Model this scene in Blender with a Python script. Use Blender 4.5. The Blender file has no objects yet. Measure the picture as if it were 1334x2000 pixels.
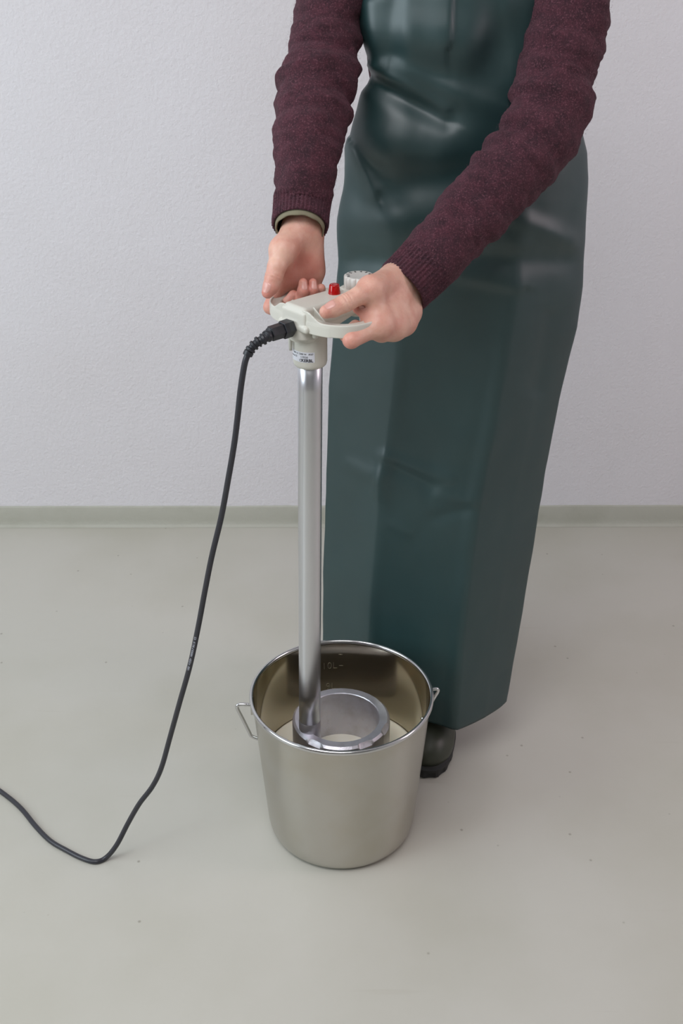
import bpy, bmesh, math, random
import numpy as np
from mathutils import Vector, Matrix, noise
random.seed(4)
PI = math.pi
SC = bpy.context.scene
COL = SC.collection

# ---------------------------------------------------------------- camera
FPX, CAMH, PITCH = 2250.0, 1.435, math.radians(28.65)
cam = bpy.data.cameras.new('camera'); co = bpy.data.objects.new('camera', cam); COL.objects.link(co)
cam.sensor_fit = 'HORIZONTAL'; cam.sensor_width = 36.0; cam.lens = FPX / 1334 * 36.0
co.location = (0, 0, CAMH); co.rotation_euler = (PI / 2 - PITCH, 0, 0)
cam.clip_start = 0.05
SC.camera = co
# ---------------------------------------------------------------- world, lamps, exposure
W = bpy.data.worlds.new('world'); SC.world = W; W.use_nodes = True
W.node_tree.nodes['Background'].inputs[0].default_value = (0.93, 0.94, 1.0, 1)
W.node_tree.nodes['Background'].inputs[1].default_value = 0.2
def area(name, loc, target, sx, sy, power, col):
    l = bpy.data.lights.new(name, 'AREA'); l.shape = 'RECTANGLE'; l.size = sx; l.size_y = sy
    l.energy = power; l.color = col
    o = bpy.data.objects.new(name, l); COL.objects.link(o); o.location = loc
    o.rotation_euler = (Vector(target) - Vector(loc)).to_track_quat('-Z', 'Y').to_euler()
    return o
area('window_light', (-2.68, 0.95, 1.65), (0.0, 1.6, 0.9), 2.6, 1.5, 74, (0.81, 0.935, 1.0))
area('ceiling_lamp', (-0.5, 0.1, 2.82), (-0.3, 0.5, 0.0), 1.8, 1.0, 33, (0.97, 0.965, 1.0))
area('side_window_light', (2.85, 1.3, 1.7), (0.6, 2.0, 1.0), 1.0, 1.4, 22, (1.0, 0.82, 0.88))
SC.view_settings.view_transform = 'Standard'; SC.view_settings.look = 'None'
SC.view_settings.gamma = 1; SC.view_settings.use_curve_mapping = False
SC.view_settings.exposure = 0.11

# ---------------------------------------------------------------- survey helpers (pixel of the 1334x2000 frame -> point in the room)
cF = np.array([0, math.cos(PITCH), -math.sin(PITCH)]); cU = np.array([0, math.sin(PITCH), math.cos(PITCH)])
def at(px, py, Y=None, z=None):
    d = np.array([(px - 667) / FPX, 0, 0]) + (1000 - py) / FPX * cU + cF
    t = Y / d[1] if Y is not None else (z - CAMH) / d[2]
    return np.array([d[0] * t, d[1] * t, CAMH + d[2] * t])
def pix(q):
    q = np.asarray(q, float) - np.array([0, 0, CAMH]); d = q @ cF
    return 667 + FPX * q[..., 0] / d, 1000 - FPX * (q @ cU) / d

# ---------------------------------------------------------------- object helpers
def link(name, me, mats, parent=None, smooth=True):
    o = bpy.data.objects.new(name, me); COL.objects.link(o)
    if not isinstance(mats, (list, tuple)): mats = [mats]
    if not me.materials:
        for m in mats: me.materials.append(m)
    if smooth:
        me.polygons.foreach_set('use_smooth', [True] * len(me.polygons))
    if parent: o.parent = parent
    return o
def mesh(verts, faces):
    me = bpy.data.meshes.new('m'); me.from_pydata([tuple(v) for v in verts], [], [tuple(int(i) for i in f) for f in faces]); me.update()
    return me
def bm_mesh(bm):
    bmesh.ops.recalc_face_normals(bm, faces=bm.faces)
    me = bpy.data.meshes.new('m'); bm.to_mesh(me); bm.free(); return me
def empty(name, label, cat, loc=(0, 0, 0)):
    o = bpy.data.objects.new(name, None); COL.objects.link(o); o.location = loc; o.empty_display_size = .05
    o['label'] = label; o['category'] = cat
    return o
def part(name, me, mats, root, smooth=True):
    """meshes are modelled in world space; the root sits at the thing's base"""
    w = root
    off = Vector((0, 0, 0))
    while w: off += w.location; w = w.parent
    me.transform(Matrix.Translation(-off))
    return link(name, me, mats, root, smooth)
def autosmooth(o, ang=35):
    me = o.data
    bm = bmesh.new(); bm.from_mesh(me)
    for e in bm.edges:
        if len(e.link_faces) == 2 and e.calc_face_angle(0) > math.radians(ang): e.smooth = False
    bm.to_mesh(me); bm.free()
def grid_faces(n, m, cu=False, cv=False, off=0):
    f = []
    for i in range(n if cu else n - 1):
        for j in range(m if cv else m - 1):
            a = i * m + j; b = ((i + 1) % n) * m + j; c = ((i + 1) % n) * m + (j + 1) % m; d = i * m + (j + 1) % m
            f.append((a + off, b + off, c + off, d + off))
    return f
def lathe(prof, c=(0, 0), seg=96, capt=False, capb=False):
    v = []
    for r, z in prof:
        for k in range(seg):
            t = 2 * PI * k / seg; v.append((c[0] + r * math.cos(t), c[1] + r * math.sin(t), z))
    f = [(a, d, c_, b) for a, b, c_, d in grid_faces(len(prof), seg, False, True)]
    if capb: f.append(tuple(range(seg)))
    if capt: f.append(tuple(range((len(prof) - 1) * seg, len(prof) * seg))[::-1])
    me = mesh(v, f)
    bm = bmesh.new(); bm.from_mesh(me); return bm_mesh(bm)
def catmull(P, n):
    P = np.asarray(P, float); out = []
    Q = np.vstack([2 * P[0] - P[1], P, 2 * P[-1] - P[-2]])
    for i in range(1, len(Q) - 2):
        t = np.linspace(0, 1, n, endpoint=False)[:, None]
        a, b, c, d = Q[i - 1], Q[i], Q[i + 1], Q[i + 2]
        out.append(.5 * ((2 * b) + (c - a) * t + (2 * a - 5 * b + 4 * c - d) * t ** 2 + (3 * b - a - 3 * c + d) * t ** 3))
    return np.vstack(out + [P[-1:]])
def frames(C):
    T = np.gradient(C, axis=0); T /= np.linalg.norm(T, axis=1)[:, None]
    n = np.array([0, -1.0, 0]); n = n - T[0] * (n @ T[0])
    if np.linalg.norm(n) < .1: n = np.array([1.0, 0, 0]) - T[0] * T[0][0]
    N = []
    for t in T:
        n = n - t * (n @ t); n = n / np.linalg.norm(n); N.append(n)
    N = np.array(N); return T, N, np.cross(T, N)
def tube(C, R, seg=16, cap=True, rfun=None):
    C = np.asarray(C, float); R = np.broadcast_to(np.asarray(R, float), (len(C),))
    T, N, B = frames(C); v = []
    for i in range(len(C)):
        for k in range(seg):
            th = 2 * PI * k / seg; r = R[i] + (rfun(i, th) if rfun else 0)
            v.append(C[i] + (N[i] * math.cos(th) + B[i] * math.sin(th)) * r)
    f = grid_faces(len(C), seg, False, True)
    if cap: f += [tuple(range(seg))[::-1], tuple(range((len(C) - 1) * seg, len(C) * seg))]
    bm = bmesh.new(); bm.from_mesh(mesh(v, f)); return bm_mesh(bm)
def join(*ms):
    bm = bmesh.new()
    for m in ms: bm.from_mesh(m)
    me = bpy.data.meshes.new('m'); bm.to_mesh(me); bm.free(); return me
def box(c, s, rz=0, bev=0, seg=2):
    bm = bmesh.new(); bmesh.ops.create_cube(bm, size=1)
    bmesh.ops.scale(bm, vec=s, verts=bm.verts)
    if bev: bmesh.ops.bevel(bm, geom=bm.edges[:], offset=bev, segments=seg, affect='EDGES', profile=.5)
    bmesh.ops.rotate(bm, cent=(0, 0, 0), matrix=Matrix.Rotation(rz, 3, 'Z'), verts=bm.verts)
    bmesh.ops.translate(bm, vec=c, verts=bm.verts)
    return bm_mesh(bm)

# ---------------------------------------------------------------- signed-distance modelling (hands, boots, housing)
def nets(F, org, h):
    """naive surface nets: F<0 inside"""
    s = F < 0
    nx, ny, nz = F.shape
    cs = np.zeros((nx - 1, ny - 1, nz - 1), bool)
    tot = np.zeros(cs.shape, np.int8)
    cor = [(i, j, k) for i in (0, 1) for j in (0, 1) for k in (0, 1)]
    for i, j, k in cor: tot += s[i:nx - 1 + i, j:ny - 1 + j, k:nz - 1 + k]
    cs = (tot > 0) & (tot < 8)
    idx = np.argwhere(cs); n = len(idx)
    acc = np.zeros((n, 3)); cnt = np.zeros(n)
    for a in cor:
        for ax in range(3):
            if a[ax]: continue
            b = list(a); b[ax] = 1
            fa = F[idx[:, 0] + a[0], idx[:, 1] + a[1], idx[:, 2] + a[2]]; fb = F[idx[:, 0] + b[0], idx[:, 1] + b[1], idx[:, 2] + b[2]]
            m = (fa < 0) != (fb < 0)
            t = np.where(m, fa / np.where(m, fa - fb, 1), 0)
            p = np.tile(np.array(a, float), (n, 1)); p[:, ax] = t
            acc[m] += p[m]; cnt[m] += 1
    V = (idx + acc / cnt[:, None]) * h + org
    vid = -np.ones(cs.shape, int); vid[idx[:, 0], idx[:, 1], idx[:, 2]] = np.arange(n)
    faces = []
    for ax in range(3):
        sl0 = [slice(None)] * 3; sl1 = [slice(None)] * 3
        sl0[ax] = slice(0, -1); sl1[ax] = slice(1, None)
        e = np.argwhere(s[tuple(sl0)] != s[tuple(sl1)])
        o1, o2 = [q for q in range(3) if q != ax]
        e = e[(e[:, o1] > 0) & (e[:, o2] > 0) & (e[:, o1] < F.shape[o1] - 1) & (e[:, o2] < F.shape[o2] - 1)]
        def g(d1, d2):
            c = e.copy(); c[:, o1] -= d1; c[:, o2] -= d2; return vid[c[:, 0], c[:, 1], c[:, 2]]
        q = np.stack([g(0, 0), g(1, 0), g(1, 1), g(0, 1)], 1)
        flip = s[e[:, 0], e[:, 1], e[:, 2]] == (ax != 1)
        q[flip] = q[flip][:, ::-1]
        faces.append(q)
    me = mesh(V, np.vstack(faces))
    bm = bmesh.new(); bm.from_mesh(me)
    return bm_mesh(bm)
def smin(a, b, k):
    hh = np.clip(.5 + .5 * (b - a) / k, 0, 1); return b * (1 - hh) + a * hh - k * hh * (1 - hh)
def cone(X, a, b, ra, rb):
    a = np.asarray(a, np.float32); b = np.asarray(b, np.float32); ab = b - a; L = float(ab @ ab)
    t = np.clip(((X - a) @ ab) / L, 0, 1)
    return np.linalg.norm(X - a - t[..., None] * ab, axis=-1) - (ra + (rb - ra) * t)
def chain(X, pts, k=.004):
    d = None
    for p, q in zip(pts[:-1], pts[1:]):
        c = cone(X, p[:3], q[:3], p[3], q[3]); d = c if d is None else smin(d, c, k)
    return d
def ell(X, c, r, M=None):
    Q = X - np.asarray(c, np.float32)
    if M is not None: Q = Q @ np.asarray(M, np.float32).T
    r = np.asarray(r, np.float32); k = np.linalg.norm(Q / r, axis=-1)
    return (k - 1) * float(min(r))
def lattice(lo, hi, h):
    ax = [np.arange(lo[i], hi[i] + h, h, dtype=np.float32) for i in range(3)]
    return np.stack(np.meshgrid(*ax, indexing='ij'), -1)

# ---------------------------------------------------------------- materials
def mat(name, col, rough=.5, metal=0, bump=None, var=None, **kw):
    m = bpy.data.materials.new(name); m.use_nodes = True; nt = m.node_tree; b = nt.nodes['Principled BSDF']
    b.inputs['Base Color'].default_value = (*col, 1); b.inputs['Roughness'].default_value = rough; b.inputs['Metallic'].default_value = metal
    for k, v in kw.items(): b.inputs[k.replace('_', ' ')].default_value = v
    tc = nt.nodes.new('ShaderNodeTexCoord')
    def nz(scale, detail=4, vec=None, r=.55):
        n = nt.nodes.new('ShaderNodeTexNoise'); n.inputs['Scale'].default_value = scale; n.inputs['Detail'].default_value = detail
        n.inputs['Roughness'].default_value = r
        nt.links.new(vec or tc.outputs['Object'], n.inputs['Vector']); return n
    if bump:
        n = nz(bump[0], 4); bp = nt.nodes.new('ShaderNodeBump'); bp.inputs['Strength'].default_value = bump[1]
        bp.inputs['Distance'].default_value = bump[2]
        nt.links.new(n.outputs[0], bp.inputs['Height']); nt.links.new(bp.outputs[0], b.inputs['Normal'])
    if var:   # (scale, other colour, lo, hi)
        n = nz(var[0], 5); r = nt.nodes.new('ShaderNodeMapRange'); r.inputs[1].default_value = var[2]; r.inputs[2].default_value = var[3]
        mx = nt.nodes.new('ShaderNodeMix'); mx.data_type = 'RGBA'
        mx.inputs[6].default_value = (*col, 1); mx.inputs[7].default_value = (*var[1], 1)
        nt.links.new(n.outputs[0], r.inputs[0]); nt.links.new(r.outputs[0], mx.inputs[0]); nt.links.new(mx.outputs[2], b.inputs['Base Color'])
    m['nz'] = 1
    return m
def lin(r, g, b):
    f = lambda c: (c / 255 / 12.92) if c / 255 <= .04045 else ((c / 255 + .055) / 1.055) ** 2.4
    return (f(r), f(g), f(b))

M_wall = mat('plaster', lin(224, 221, 224), .85, bump=(130, .6, .003), var=(1.3, lin(219, 215, 217), .4, .65))
M_base = mat('base_paint', lin(178, 177, 165), .6, bump=(90, .5, .002), var=(10, lin(172, 171, 158), .45, .65))
M_ceil = mat('ceiling_paint', (.8, .8, .8), .9)
# floor: poured grey coating with faint clouds, specks and scuffs
M_floor = mat('floor_coating', lin(196, 194, 184), .36)
nt = M_floor.node_tree; B = nt.nodes['Principled BSDF']; tc = [n for n in nt.nodes if n.type == 'TEX_COORD'][0]
def N(t, **kw):
    n = nt.nodes.new(t)
    for k, v in kw.items(): n.inputs[k].default_value = v
    return n
def mixc(a, b, fac, bl='MIX'):
    m = nt.nodes.new('ShaderNodeMix'); m.data_type = 'RGBA'; m.blend_type = bl
    for s, x in ((6, a), (7, b)):
        if isinstance(x, tuple): m.inputs[s].default_value = (*x, 1)
        else: nt.links.new(x, m.inputs[s])
    nt.links.new(fac, m.inputs[0]); return m.outputs[2]
def rng(x, a, b, c=0, d=1):
    r = nt.nodes.new('ShaderNodeMapRange'); r.inputs[1].default_value = a; r.inputs[2].default_value = b
    r.inputs[3].default_value = c; r.inputs[4].default_value = d; nt.links.new(x, r.inputs[0]); return r.outputs[0]
cl = N('ShaderNodeTexNoise', Scale=2.2, Detail=5.0); nt.links.new(tc.outputs['Object'], cl.inputs['Vector'])
c1 = mixc(lin(191, 188, 178), lin(184, 181, 169), rng(cl.outputs[0], .42, .62))
vo = N('ShaderNodeTexVoronoi', Scale=16.0); nt.links.new(tc.outputs['Object'], vo.inputs['Vector'])
c2 = mixc(c1, lin(120, 112, 98), rng(vo.outputs['Distance'], .02, .055, .6, 0))
mp = nt.nodes.new('ShaderNodeMapping'); mp.inputs['Rotation'].default_value = (0, 0, .5); mp.inputs['Scale'].default_value = (2.2, 26, 1)
nt.links.new(tc.outputs['Object'], mp.inputs['Vector'])
sc = N('ShaderNodeTexNoise', Scale=2.0, Detail=2.0); nt.links.new(mp.outputs[0], sc.inputs['Vector'])
c3 = mixc(c2, lin(164, 158, 142), rng(sc.outputs[0], .70, .78, 0, .16))
nt.links.new(c3, B.inputs['Base Color'])
rn = N('ShaderNodeTexNoise', Scale=9.0, Detail=6.0); nt.links.new(tc.outputs['Object'], rn.inputs['Vector'])
nt.links.new(rng(rn.outputs[0], .3, .7, .34, .46), B.inputs['Roughness'])

M_steel = mat('brushed_steel', lin(192, 189, 182), .25, 1.0, var=(8, lin(183, 177, 164), .45, .8))
nt = M_steel.node_tree; B = nt.nodes['Principled BSDF']; tc = [n for n in nt.nodes if n.type == 'TEX_COORD'][0]
B.inputs['Anisotropic'].default_value = .75; B.inputs['Anisotropic Rotation'].default_value = .25
rn = N('ShaderNodeTexNoise', Scale=14.0, Detail=6.0); nt.links.new(tc.outputs['Object'], rn.inputs['Vector'])
M_steel_in = mat('polished_steel', lin(176, 168, 150), .10, 1.0)
M_rim = mat('polished_rim', lin(205, 205, 205), .12, 1.0)
M_mark = mat('embossed_mark', lin(225, 220, 205), .3, 1.0)
M_alu = mat('aluminium_tube', lin(214, 215, 219), .30, 1.0)
M_cast = mat('cast_aluminium', lin(200, 198, 205), .38, .9, bump=(420, .35, .0008), var=(38, lin(186, 182, 186), .45, .7))
M_milk = mat('milk', lin(244, 238, 220), .18, 0, Subsurface_Weight=.3, Subsurface_Radius=(.01, .008, .006))
M_plas = mat('cream_plastic', lin(206, 203, 192), .33, Subsurface_Weight=.05, Subsurface_Radius=(.003, .003, .002))
M_plas2 = mat('cream_plastic_matt', lin(204, 197, 187), .5, bump=(900, .25, .0004))
M_knob = mat('grey_white_plastic', lin(205, 202, 196), .38)
M_print = mat('dark_print', lin(52, 52, 56), .6)
M_label = mat('label_foil', lin(218, 219, 226), .35)
M_red = mat('red_lens', (.60, .004, .006), .12, 0, Transmission_Weight=.45, IOR=1.5)
M_blk = mat('black_rubber', lin(36, 37, 42), .42)
M_cable = mat('cable_rubber', lin(46, 46, 52), .36, bump=(300, .15, .0004))
M_cprint = mat('cable_print', lin(170, 172, 182), .6)
M_apron = mat('green_vinyl', lin(30, 59, 60), .46, bump=(700, .10, .0004), var=(3.0, lin(27, 54, 55), .4, .6))
M_apron.node_tree.nodes['Principled BSDF'].inputs['Specular IOR Level'].default_value = .8
M_wool = mat('maroon_wool', lin(86, 42, 54), .95, bump=None, Sheen_Weight=.10, Sheen_Roughness=.45, Sheen_Tint=(.75, .35, .45, 1))
nt = M_wool.node_tree; B = nt.nodes['Principled BSDF']; tc = [n for n in nt.nodes if n.type == 'TEX_COORD'][0]
n1 = N('ShaderNodeTexNoise', Scale=55.0, Detail=6.0, Roughness=.7); nt.links.new(tc.outputs['Object'], n1.inputs['Vector'])
n2 = N('ShaderNodeTexNoise', Scale=420.0, Detail=4.0, Roughness=.7); nt.links.new(tc.outputs['Object'], n2.inputs['Vector'])
w1 = mixc(lin(50, 22, 32), lin(78, 36, 48), rng(n1.outputs[0], .36, .64))
w1 = mixc(w1, lin(134, 86, 98), rng(n2.outputs[0], .54, .68, 0, .6))
w2 = mixc(w1, lin(34, 16, 26), rng(n2.outputs[0], .46, .32, 0, .75))
nt.links.new(w2, B.inputs['Base Color'])
bp = N('ShaderNodeBump', Strength=.8, Distance=.003); nt.links.new(n2.outputs[0], bp.inputs['Height'])
bq = N('ShaderNodeBump', Strength=.5, Distance=.006); nt.links.new(n1.outputs[0], bq.inputs['Height']); nt.links.new(bp.outputs[0], bq.inputs['Normal'])
nt.links.new(bq.outputs[0], B.inputs['Normal'])
M_fuzz = mat('wool_fibre', lin(118, 70, 82), .9)
M_khaki = mat('khaki_jersey', lin(128, 122, 100), .9, bump=(500, .4, .001))
M_boot = mat('olive_rubber', lin(56, 58, 46), .42, var=(20, lin(52, 56, 44), .4, .6))
M_sole = mat('black_sole', lin(30, 31, 30), .6)
M_trous = mat('dark_cotton', lin(40, 44, 55), .9)
M_hair = mat('brown_hair', lin(70, 48, 34), .6)
# skin: vertex attribute 'red' carries the skin's own redder knuckles, fingertips and creases
M_skin = mat('skin', lin(222, 178, 158), .46, 0, Subsurface_Weight=.25, Subsurface_Radius=(.012, .004, .002), Subsurface_Scale=.6)
nt = M_skin.node_tree; B = nt.nodes['Principled BSDF']; tc = [n for n in nt.nodes if n.type == 'TEX_COORD'][0]
at_ = nt.nodes.new('ShaderNodeAttribute'); at_.attribute_name = 'red'
n1 = N('ShaderNodeTexNoise', Scale=45.0, Detail=5.0); nt.links.new(tc.outputs['Object'], n1.inputs['Vector'])
s0 = mixc(lin(222, 178, 158), lin(208, 154, 136), rng(n1.outputs[0], .38, .66))
s1 = mixc(s0, lin(202, 108, 98), at_.outputs['Fac'])
nt.links.new(s1, B.inputs['Base Color'])
n2 = N('ShaderNodeTexVoronoi', Scale=900.0); nt.links.new(tc.outputs['Object'], n2.inputs['Vector'])
n3 = N('ShaderNodeTexNoise', Scale=160.0, Detail=4.0); nt.links.new(tc.outputs['Object'], n3.inputs['Vector'])
bp = N('ShaderNodeBump', Strength=.18, Distance=.0006); nt.links.new(n2.outputs[0], bp.inputs['Height'])
bq = N('ShaderNodeBump', Strength=.25, Distance=.002); nt.links.new(n3.outputs[0], bq.inputs['Height']); nt.links.new(bp.outputs[0], bq.inputs['Normal'])
nt.links.new(bq.outputs[0], B.inputs['Normal'])
M_nail = mat('nail', lin(212, 158, 146), .30)

# ================================================================ SETTING
WALLY = 2.558
def plane_mesh(co4): return mesh(co4, [(0, 1, 2, 3)])
def struct(o): o['kind'] = 'structure'; return o
bm = bmesh.new(); bmesh.ops.create_cube(bm, size=1); bmesh.ops.scale(bm, vec=(8, 6.2, .1), verts=bm.verts)
bmesh.ops.translate(bm, vec=(0, -.44 + .1, -.05), verts=bm.verts)
struct(link('floor', bm_mesh(bm), M_floor, smooth=False))
# back wall, turned a hair so its foot rises to the right as in the photo; slightly uneven plaster
rot = math.radians(.22)
n, m_ = 120, 60; v = []
for i in range(n):
    for j in range(m_):
        x = -4 + 8 * i / (n - 1); z = 2.9 * j / (m_ - 1)
        v.append((x, WALLY + x * math.tan(rot) + .002 * noise.noise(Vector((x * 3, z * 3, 1))), z))
f = grid_faces(n, m_)
me = mesh(v, f); bm = bmesh.new(); bm.from_mesh(me)
ge = bmesh.ops.extrude_face_region(bm, geom=bm.faces[:])
bmesh.ops.translate(bm, vec=(0, .12, 0), verts=[q for q in ge['geom'] if isinstance(q, bmesh.types.BMVert)])
struct(link('wall_back', bm_mesh(bm), M_wall))
M_front = mat('far_wall_paint', lin(186, 184, 180), .85)
def slab(name, c, d, m): struct(link(name, box(c, d), m, smooth=False))
slab('wall_left', (-2.80, -.45, 1.45), (.12, 6.4, 2.9), M_wall)
slab('wall_right', (2.97, -.45, 1.45), (.12, 6.4, 2.9), M_wall)
slab('wall_front', (0, -3.50, 1.45), (6, .12, 2.9), M_front)
slab('ceiling', (0, -.4, 2.95), (6.2, 6.6, .1), M_ceil)
# painted skirting band: a thin coved upstand with an uneven upper edge
n = 700; v = []; prof = [(.0, .0), (.012, .0005), (.0075, .004), (.0055, .010), (.0045, .03), (.004, .0)]
for i in range(n):
    x = -3.9 + 7.8 * i / (n - 1); yb = WALLY + x * math.tan(rot)
    top = .0560 + .0014 * noise.noise(Vector((x * 9, 0, 0))) + .0007 * noise.noise(Vector((x * 40, 3, 0)))
    und = .0012 * noise.noise(Vector((x * 12, 7, 0)))
    for d, z in ((.014 + und, .0003), (.0085 + und, .0025), (.0060 + und * .6, .007), (.0050, .02), (.0045, top - .003), (.0032, top), (-.002, top + .0005)):
        v.append((x, yb - d, z))
struct(link('baseboard_back', mesh(v, [(a, d, c, b) for a, b, c, d in grid_faces(n, 7)]), M_base))

# ================================================================ BUCKET
BX, BY, BH = 0.0, 1.505, .28
bucket = empty('steel_bucket', 'tapered stainless steel bucket standing on the floor, half full of milk', 'bucket', (BX, BY, 0))
def wall_r(z): return .1260 + (.1455 - .1260) * (z - .03) / (.272 - .03)
outer = [(.0, .006), (.09, .006), (.100, .003), (.1045, .0012), (.1110, .0014), (.1165, .0042), (.1210, .010), (.1242, .019), (.1260, .03)] + [(wall_r(z), z) for z in np.linspace(.04, .272, 14)]
outer += [(.1462, .2745)]
body = part('bucket_body', lathe(outer, (BX, BY), 160), M_steel, bucket)
inner = [(.0, .0072), (.095, .0075), (.108, .012), (.1185, .020), (.1240, .03)] + [(wall_r(z) - .0012, z) for z in np.linspace(.04, .272, 14)]
inn = part('inner_wall', lathe(inner, (BX, BY), 160), M_steel_in, bucket); inn['label'] = 'mirror-like inner steel wall'
rim = []
for k in range(17):
    a = PI * 1.15 - k / 16 * PI * 2
    rim.append((.1468 + .0034 * math.cos(a), .2755 + .0042 * math.sin(a)))
o = part('rolled_rim', lathe(rim, (BX, BY), 160), M_rim, bucket)
for s, ang in ((-1, PI + .055), (1, .21)):
    e = np.array([math.cos(ang), math.sin(ang), 0]); c0 = np.array([BX, BY, 0])
    def rz(r, z): return c0 + e * r + np.array([0, 0, z])
    P = [rz(.147, .2585), rz(.160, .2605), rz(.1685, .2595), rz(.1705, .2535), rz(.163, .232), rz(.153, .203), rz(.149, .194), rz(.137, .187)]
    if s > 0: P = [rz(.147, .2585), rz(.156, .2600), rz(.1625, .2590), rz(.1635, .253), rz(.156, .238), rz(.150, .220), rz(.147, .208), rz(.138, .199)]
    hd = part('side_handle', tube(catmull(P, 6), .0030, 14), M_rim, bucket)
    pl = []
    for k in range(7):
        for zz in (.247, .271):
            for rr in (.1455, .1485):
                t = ang - .075 + .15 * k / 6; pl.append((BX + rr * math.cos(t), BY + rr * math.sin(t), zz - (rr < .147) * 0))
    fs = []
    for k in range(6):
        b = k * 4; fs += [(b, b + 4, b + 5, b + 1), (b + 2, b + 3, b + 7, b + 6), (b, b + 2, b + 6, b + 4), (b + 1, b + 5, b + 7, b + 3)]
    fs += [(0, 1, 3, 2), (24, 26, 27, 25)]
    part('weld_plate', mesh(pl, fs), M_steel, bucket, smooth=False)

def text_mesh(s, size, bold=0.0, depth=.0003, align='CENTER'):
    cu = bpy.data.curves.new('t', 'FONT'); cu.body = s; cu.size = size; cu.offset = bold; cu.extrude = depth
    cu.align_x = align; cu.align_y = 'CENTER'; cu.resolution_u = 3
    o = bpy.data.objects.new('t', cu); COL.objects.link(o)
    dg = bpy.context.evaluated_depsgraph_get(); me = bpy.data.meshes.new_from_object(o.evaluated_get(dg))
    bpy.data.objects.remove(o); me.materials.clear(); return me
def wrap(me, c, r, a0, zc, inward=False, rf=None):
    """text lying in XY (x along, y up, z out) wrapped onto a vertical cylinder; a0 = angle of its middle"""
    for v in me.vertices:
        x, y, z = v.co
        z_ = zc + y; rr = (rf(z_) if rf else r)
        if inward: t = a0 - x / rr; R = rr - z
        else: t = a0 + x / rr; R = rr + z
        v.co = (c[0] + R * math.cos(t), c[1] + R * math.sin(t), z_)
    return me
inr = lambda z: wall_r(z) - .0012
for s, zc, a0, sz in (('10L', .229, PI / 2 + .150, .019), ('–', .2295, PI / 2 + .005, .016), ('–', .252, PI / 2 + .010, .016), ('9L', .187, PI / 2 + .14, .019)):
    part('volume_mark', wrap(text_mesh(s, sz, -.0006, .0006), (BX, BY), 0, a0, zc, True, inr), M_mark, bucket)

# milk
mr = inr(.14) - .0008
prof = [(0, .0085), (.094, .0085), (.107, .013), (.1170, .021), (.1225, .03)] + [(inr(z) - .0008, z) for z in np.linspace(.04, .1385, 6)] + [(mr - .0006, .1405), (mr - .004, .1395), (0, .1392)]
mk = link('milk', lathe(prof, (BX, BY), 96), M_milk); mk['label'] = 'cream-white milk filling the lower half of the steel bucket'; mk['category'] = 'milk'

# ================================================================ HEATER
TOPX, TOPY = -.0430, 1.487           # tube axis at the head
BOTX, BOTY = -.0515, 1.478           # tube axis at the ring
heater = empty('immersion_heater', 'hand-held milk heater with cream head, aluminium tube and ring, standing in the bucket', 'heater', (BOTX, BOTY, .01))
P0 = np.array([BOTX, BOTY, .245]); P1 = np.array([TOPX, TOPY, .875])
part('tube', tube([P0 + (P1 - P0) * t for t in np.linspace(0, 1, 12)], .0173, 64), M_alu, heater)
# ring: thick cast cylinder with bevelled mouth and three flats
RX, RY, RT, RB = -.0005, 1.506, .2275, .0090
seg = 180; pr = [(.0626, RB), (.0626, RT - .0012), (.0636, RT), (.0762, RT), (.0800, RT - .0035), (.0806, RT - .0065), (.0806, RB)]
v = []
for k in range(seg):
    t = 2 * PI * k / seg
    for i, (r, z) in enumerate(pr):
        if i in (3, 4):
            for a0 in (-2.15, -1.05, -.38, 2.6):
                d = abs((t - a0 + PI) % (2 * PI) - PI)
                if d < .17: r -= .0030 * (1 - (d / .17) ** 4); z -= .0012 * (i == 4)
        nn = .0002 * noise.noise(Vector((math.cos(t) * 30, math.sin(t) * 30, z * 200)))
        v.append((RX + (r + nn) * math.cos(t), RY + (r + nn) * math.sin(t), z + nn))
ring = part('heating_ring', mesh(v, grid_faces(seg, len(pr), True, True)), M_cast, heater)
autosmooth(ring, 30); ring['label'] = 'thick cast aluminium ring'
sk = tube([np.array([BOTX, BOTY, z]) for z in (.012, .1, .2, .243, .2455)], [.0178, .0178, .0178, .0178, .0168], 48)
o = part('ring_socket', sk, M_cast, heater); autosmooth(o, 40)

U = np.array([.734, .679, 0]); V_ = np.array([.679, -.734, 0]); O = np.array([TOPX, TOPY, 0.])
def dv(u, v, z): return O + U * u + V_ * v + np.array([0, 0, z])
ZT = .9440       # top of the housing
ZH = .9290       # top of the grip plate
# collar
col = [(.0, .8530), (.0175, .8530), (.0205, .8537), (.0225, .8558), (.0236, .860), (.0238, .90), (.0238, .905)]
part('collar', lathe(col, (TOPX, TOPY), 72), M_plas, heater)
# housing via distance field in local axes
h = .0011
X = lattice((-.046, -.034, .878), (.130, .034, .950), h)
def rbox(X, c, hs, r):
    q = np.abs(X - np.asarray(c, np.float32)) - (np.asarray(hs, np.float32) - r)
    return np.linalg.norm(np.maximum(q, 0), axis=-1) + np.minimum(q.max(-1), 0) - r
top_b = rbox(X, (.038, 0, .930), (.066, .0225, .014), .0060)
lip = rbox(X, (-.0255, 0, .9265), (.0046, .0245, .0130), .0044)
lip2 = rbox(X, (-.0270, 0, .9165), (.0052, .0300, .0052), .0045)
# lower hull: a boat that rises away from the tube
hull = rbox(X, (.035, 0, .910), (.066, .0215, .020), .010)
cut = (X[..., 2] - (.900 + np.maximum(X[..., 0] - .005, 0) * .28)) * -1
hull = np.maximum(hull, cut * .96)
boss = np.maximum(np.sqrt((X[..., 0] + .0085) ** 2 + X[..., 1] ** 2) - .0215, np.abs(X[..., 2] - .909) - .0145)
sd = smin(smin(smin(hull, top_b, .003), boss, .005), smin(lip, lip2, .0015), .0015)
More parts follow.
